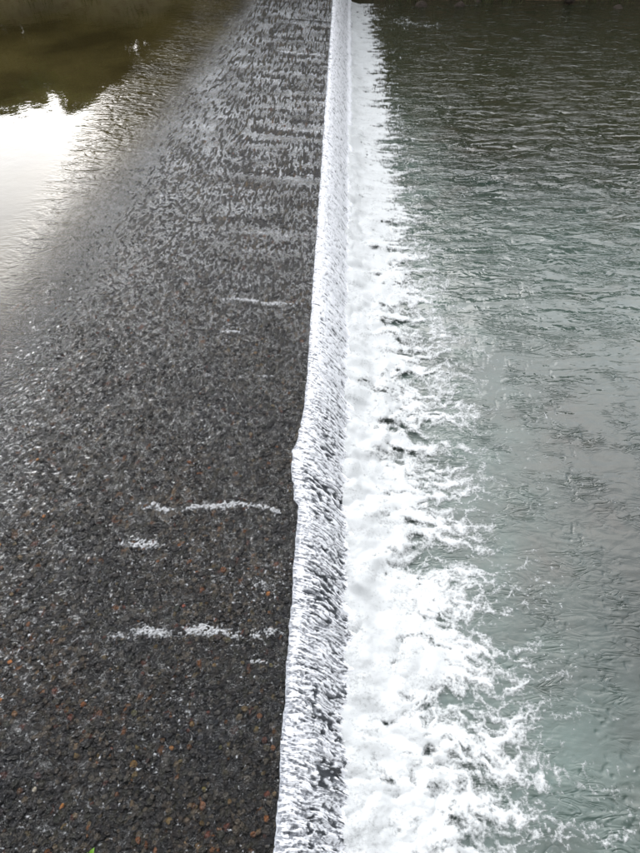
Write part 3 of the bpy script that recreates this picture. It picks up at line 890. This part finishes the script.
# ------------------------------------------------------------------ far bank: trees, boulders, grass
def copy_tree(o, parent=None):
    c = o.copy(); C.objects.link(c)
    if parent: c.parent = parent
    for ch in list(o.children): copy_tree(ch, c)
    return c
def make_tree(name, seed, h, cw, leafmat, nleaf, lsize, low=0.25, droop=0.0):
    rg = random.Random(seed)
    root = link(name, None)
    t = MB()
    top = h * 0.78
    pts = [(0.12 * math.sin(i * 0.9 + seed), 0.12 * math.cos(i * 1.1 + seed), -0.3 + (top + 0.3) * i / 6) for i in range(7)]
    t.tube(pts, [0.03 * h * (1 - i / 7.5) + 0.02 for i in range(7)], 9)
    tips = []
    for k in range(15):
        f = rg.uniform(low, 0.95)
        base = Vector(pts[min(5, int(f * 6))]).lerp(Vector(pts[min(6, int(f * 6) + 1)]), (f * 6) % 1)
        a = k * 2.4 + rg.uniform(-.4, .4)
        L = cw * (1.05 - 0.55 * f) * rg.uniform(0.65, 1.0)
        d = Vector((math.cos(a), math.sin(a), rg.uniform(0.25, 0.8) - droop))
        p1 = base + d * L * 0.5; p2 = base + d * L + Vector((0, 0, 0.12 * L - droop * L * 0.5))
        t.tube([base, p1, p2], [0.010 * h * (1 - f * .6), 0.006 * h * (1 - f * .6), 0.006], 5)
        tips += [(p1, 0.75), (p2, 1.0)]
    tips += [(Vector(pts[6]), 1.0), (Vector(pts[6]) + Vector((0, 0, h * 0.1)), 0.8)]
    t.build('trunk', M['bark'], root, True)
    rs = np.random.default_rng(seed)
    n = nleaf
    ti = rs.integers(0, len(tips), n)
    cpos = np.array([tuple(p) for p, _ in tips])[ti]
    rad = np.array([r for _, r in tips])[ti] * cw * 0.36
    dirs = rs.normal(size=(n, 3)); dirs /= np.linalg.norm(dirs, axis=1)[:, None]
    rr_ = rs.random(n) ** 0.45
    P = cpos + dirs * (rad * rr_)[:, None] * np.array([1, 1, 0.75])
    if droop: P[:, 2] -= rs.random(n) ** 2 * droop * 2.5
    a = rs.normal(size=(n, 3)); a /= np.linalg.norm(a, axis=1)[:, None]
    b = np.cross(a, rs.normal(size=(n, 3))); b /= np.linalg.norm(b, axis=1)[:, None]
    s = (lsize * rs.uniform(0.6, 1.3, n))[:, None]
    V = np.stack([P - a * s, P + b * s * 0.45, P + a * s, P - b * s * 0.45], 1).reshape(-1, 3)
    F = np.arange(n * 4).reshape(-1, 4)
    link('crown', mesh_np('crown', V, F, leafmat, False), root)
    return root
def setpos(o, x, y, s, rz):
    o.location = (x, y, zat(x, y) - 0.25); o.scale = (s, s, s); o.rotation_euler = (0, 0, rz)

tall = make_tree('riverside_tree', 3, 13.0, 3.6, M['leaf_c'], 9000, 0.19, 0.12)
mid_ = make_tree('riverside_tree', 9, 8.0, 2.8, M['leaf_b'], 8000, 0.15, 0.12)
low_ = make_tree('riverside_tree', 17, 3.6, 1.8, M['leaf_a'], 9000, 0.17, 0.02)
wil = make_tree('willow_tree', 23, 5.2, 2.2, M['leaf_a'], 6000, 0.12, 0.35, 0.35)
spots = {
    'tall': (tall, [(-9.2, 34, 0.95), (-5.6, 32.5, 1.0), (-1.6, 33.5, 1.1), (4.2, 32.0, 1.0), (9.0, 33.0, 1.05), (14.5, 32, 1.1), (20, 33.5, 1.0), (26, 32.5, 1.1)], 'tall brown-leaved tree on the far bank', 'tall trees on the far bank'),
    'mid': (mid_, [(-10.4, 32.0, 0.8), (-7.4, 31.2, 0.9), (-3.6, 31.0, 0.9), (1.6, 30.6, 0.8), (6.6, 30.4, 0.75), (12, 30.4, 0.8), (17.5, 30.5, 0.8), (32, 31, 1.0)], 'middling olive-leaved tree in front of taller trees on the far bank', 'middling trees on the far bank'),
    'low': (low_, [(-12.2, 31.4, 1.1), (-14.0, 32.4, 0.95), (-15.9, 31.8, 1.1), (-17.9, 32.4, 0.9), (-20.2, 31.8, 1.0), (-22.6, 32.2, .9), (-25, 32, 1.05), (-28, 32.2, 1.0), (-31, 32, 1.1)], 'low round green tree along the far bank path', 'low round trees on the far bank'),
    'wil': (wil, [(-19.2, 33.2, 1.0), (-23.8, 33.0, 1.1)], 'drooping thin-leaved willow on the far bank', 'willows on the far bank'),
}
shrubs = [(-34 + i * 1.55 + rg0 * 0.5, 30.6 + 0.5 * math.sin(i * 2.1), 0.72 + 0.12 * math.sin(i * 1.3)) for i, rg0 in enumerate([random.random() for _ in range(38)])]
sh0 = make_tree('shrub', 31, 3.2, 1.7, M['leaf_b'], 6000, 0.15, 0.02)
spots['shrub'] = (sh0, shrubs, 'bushy olive shrub on top of the far bank', 'shrubs on top of the far bank')
k = 0
for key, (proto, pl, lab, grp) in spots.items():
    for i, (x, y, s) in enumerate(pl):
        o = proto if i == 0 else copy_tree(proto)
        setpos(o, x, y, s, k * 1.7); k += 1
        tag(o, lab, 'shrub' if key == 'shrub' else 'tree', grp)

# boulders on the far shore, each a thing
def rock_mesh(seed):
    rg = random.Random(seed)
    vs = []
    ph = [rg.uniform(0, 6) for _ in range(6)]
    for v in V2:
        d = 1 + 0.22 * math.sin(2.1 * v[0] + ph[0]) + 0.2 * math.sin(2.6 * v[1] + ph[1]) + 0.15 * math.sin(3.3 * v[2] + ph[2]) + rg.uniform(-0.09, 0.09)
        vs.append((v[0] * d * 1.15, v[1] * d * 0.9, v[2] * d * 0.65))
    return fromdata('boulder', vs, F2_, M['rock'], False)
rocks = [rock_mesh(80 + i) for i in range(5)]
rg = random.Random(12)
nb = 0
for i in range(30):
    x = -14 + 32 * (i + rg.random()) / 30
    yb = 27.1 - 0.02 * x
    y = yb + rg.uniform(-0.5, 0.7)
    s = rg.uniform(0.12, 0.36)
    o = link('boulder', rocks[i % 5])
    o.location = (x, y, max(zat(x, y), ZR - 0.05 if x > -0.5 else 0.25) + 0.02)
    o.scale = (s, s, s * rg.uniform(0.8, 1.1)); o.rotation_euler = (rg.uniform(-.3, .3), rg.uniform(-.3, .3), rg.uniform(0, 6.3))
    tag(o, 'brown boulder on the far shore where the river meets the earth bank', 'boulder', 'boulders along the far shore')

# grass on the far bank
def grass():
    rs = np.random.default_rng(8)
    n = 22000
    X = rs.uniform(-30, 26, n); Y = rs.uniform(26.4, 33, n)
    cl = fbm(X * 0.9, Y * 0.9, 401, 3)
    k = cl > -0.02
    X, Y = X[k], Y[k]; n = len(X)
    Z = np.array([zat(x, y) for x, y in zip(X, Y)])
    a = rs.uniform(0, 6.28, n); h = rs.uniform(0.15, 0.5, n); w = 0.02
    dx, dy = np.cos(a) * w, np.sin(a) * w
    lx, ly = rs.normal(size=n) * 0.10, rs.normal(size=n) * 0.10
    V = np.stack([np.stack([X - dx, Y - dy, Z - 0.05], -1), np.stack([X + dx, Y + dy, Z - 0.05], -1), np.stack([X + lx, Y + ly, Z + h], -1)], 1).reshape(-1, 3)
    o = link('grass', mesh_np('grass', V, np.arange(n * 3).reshape(-1, 3), M['grass'], False))
    tag(o, 'rough green and straw grass on the far bank', 'grass', kind='stuff')
grass()
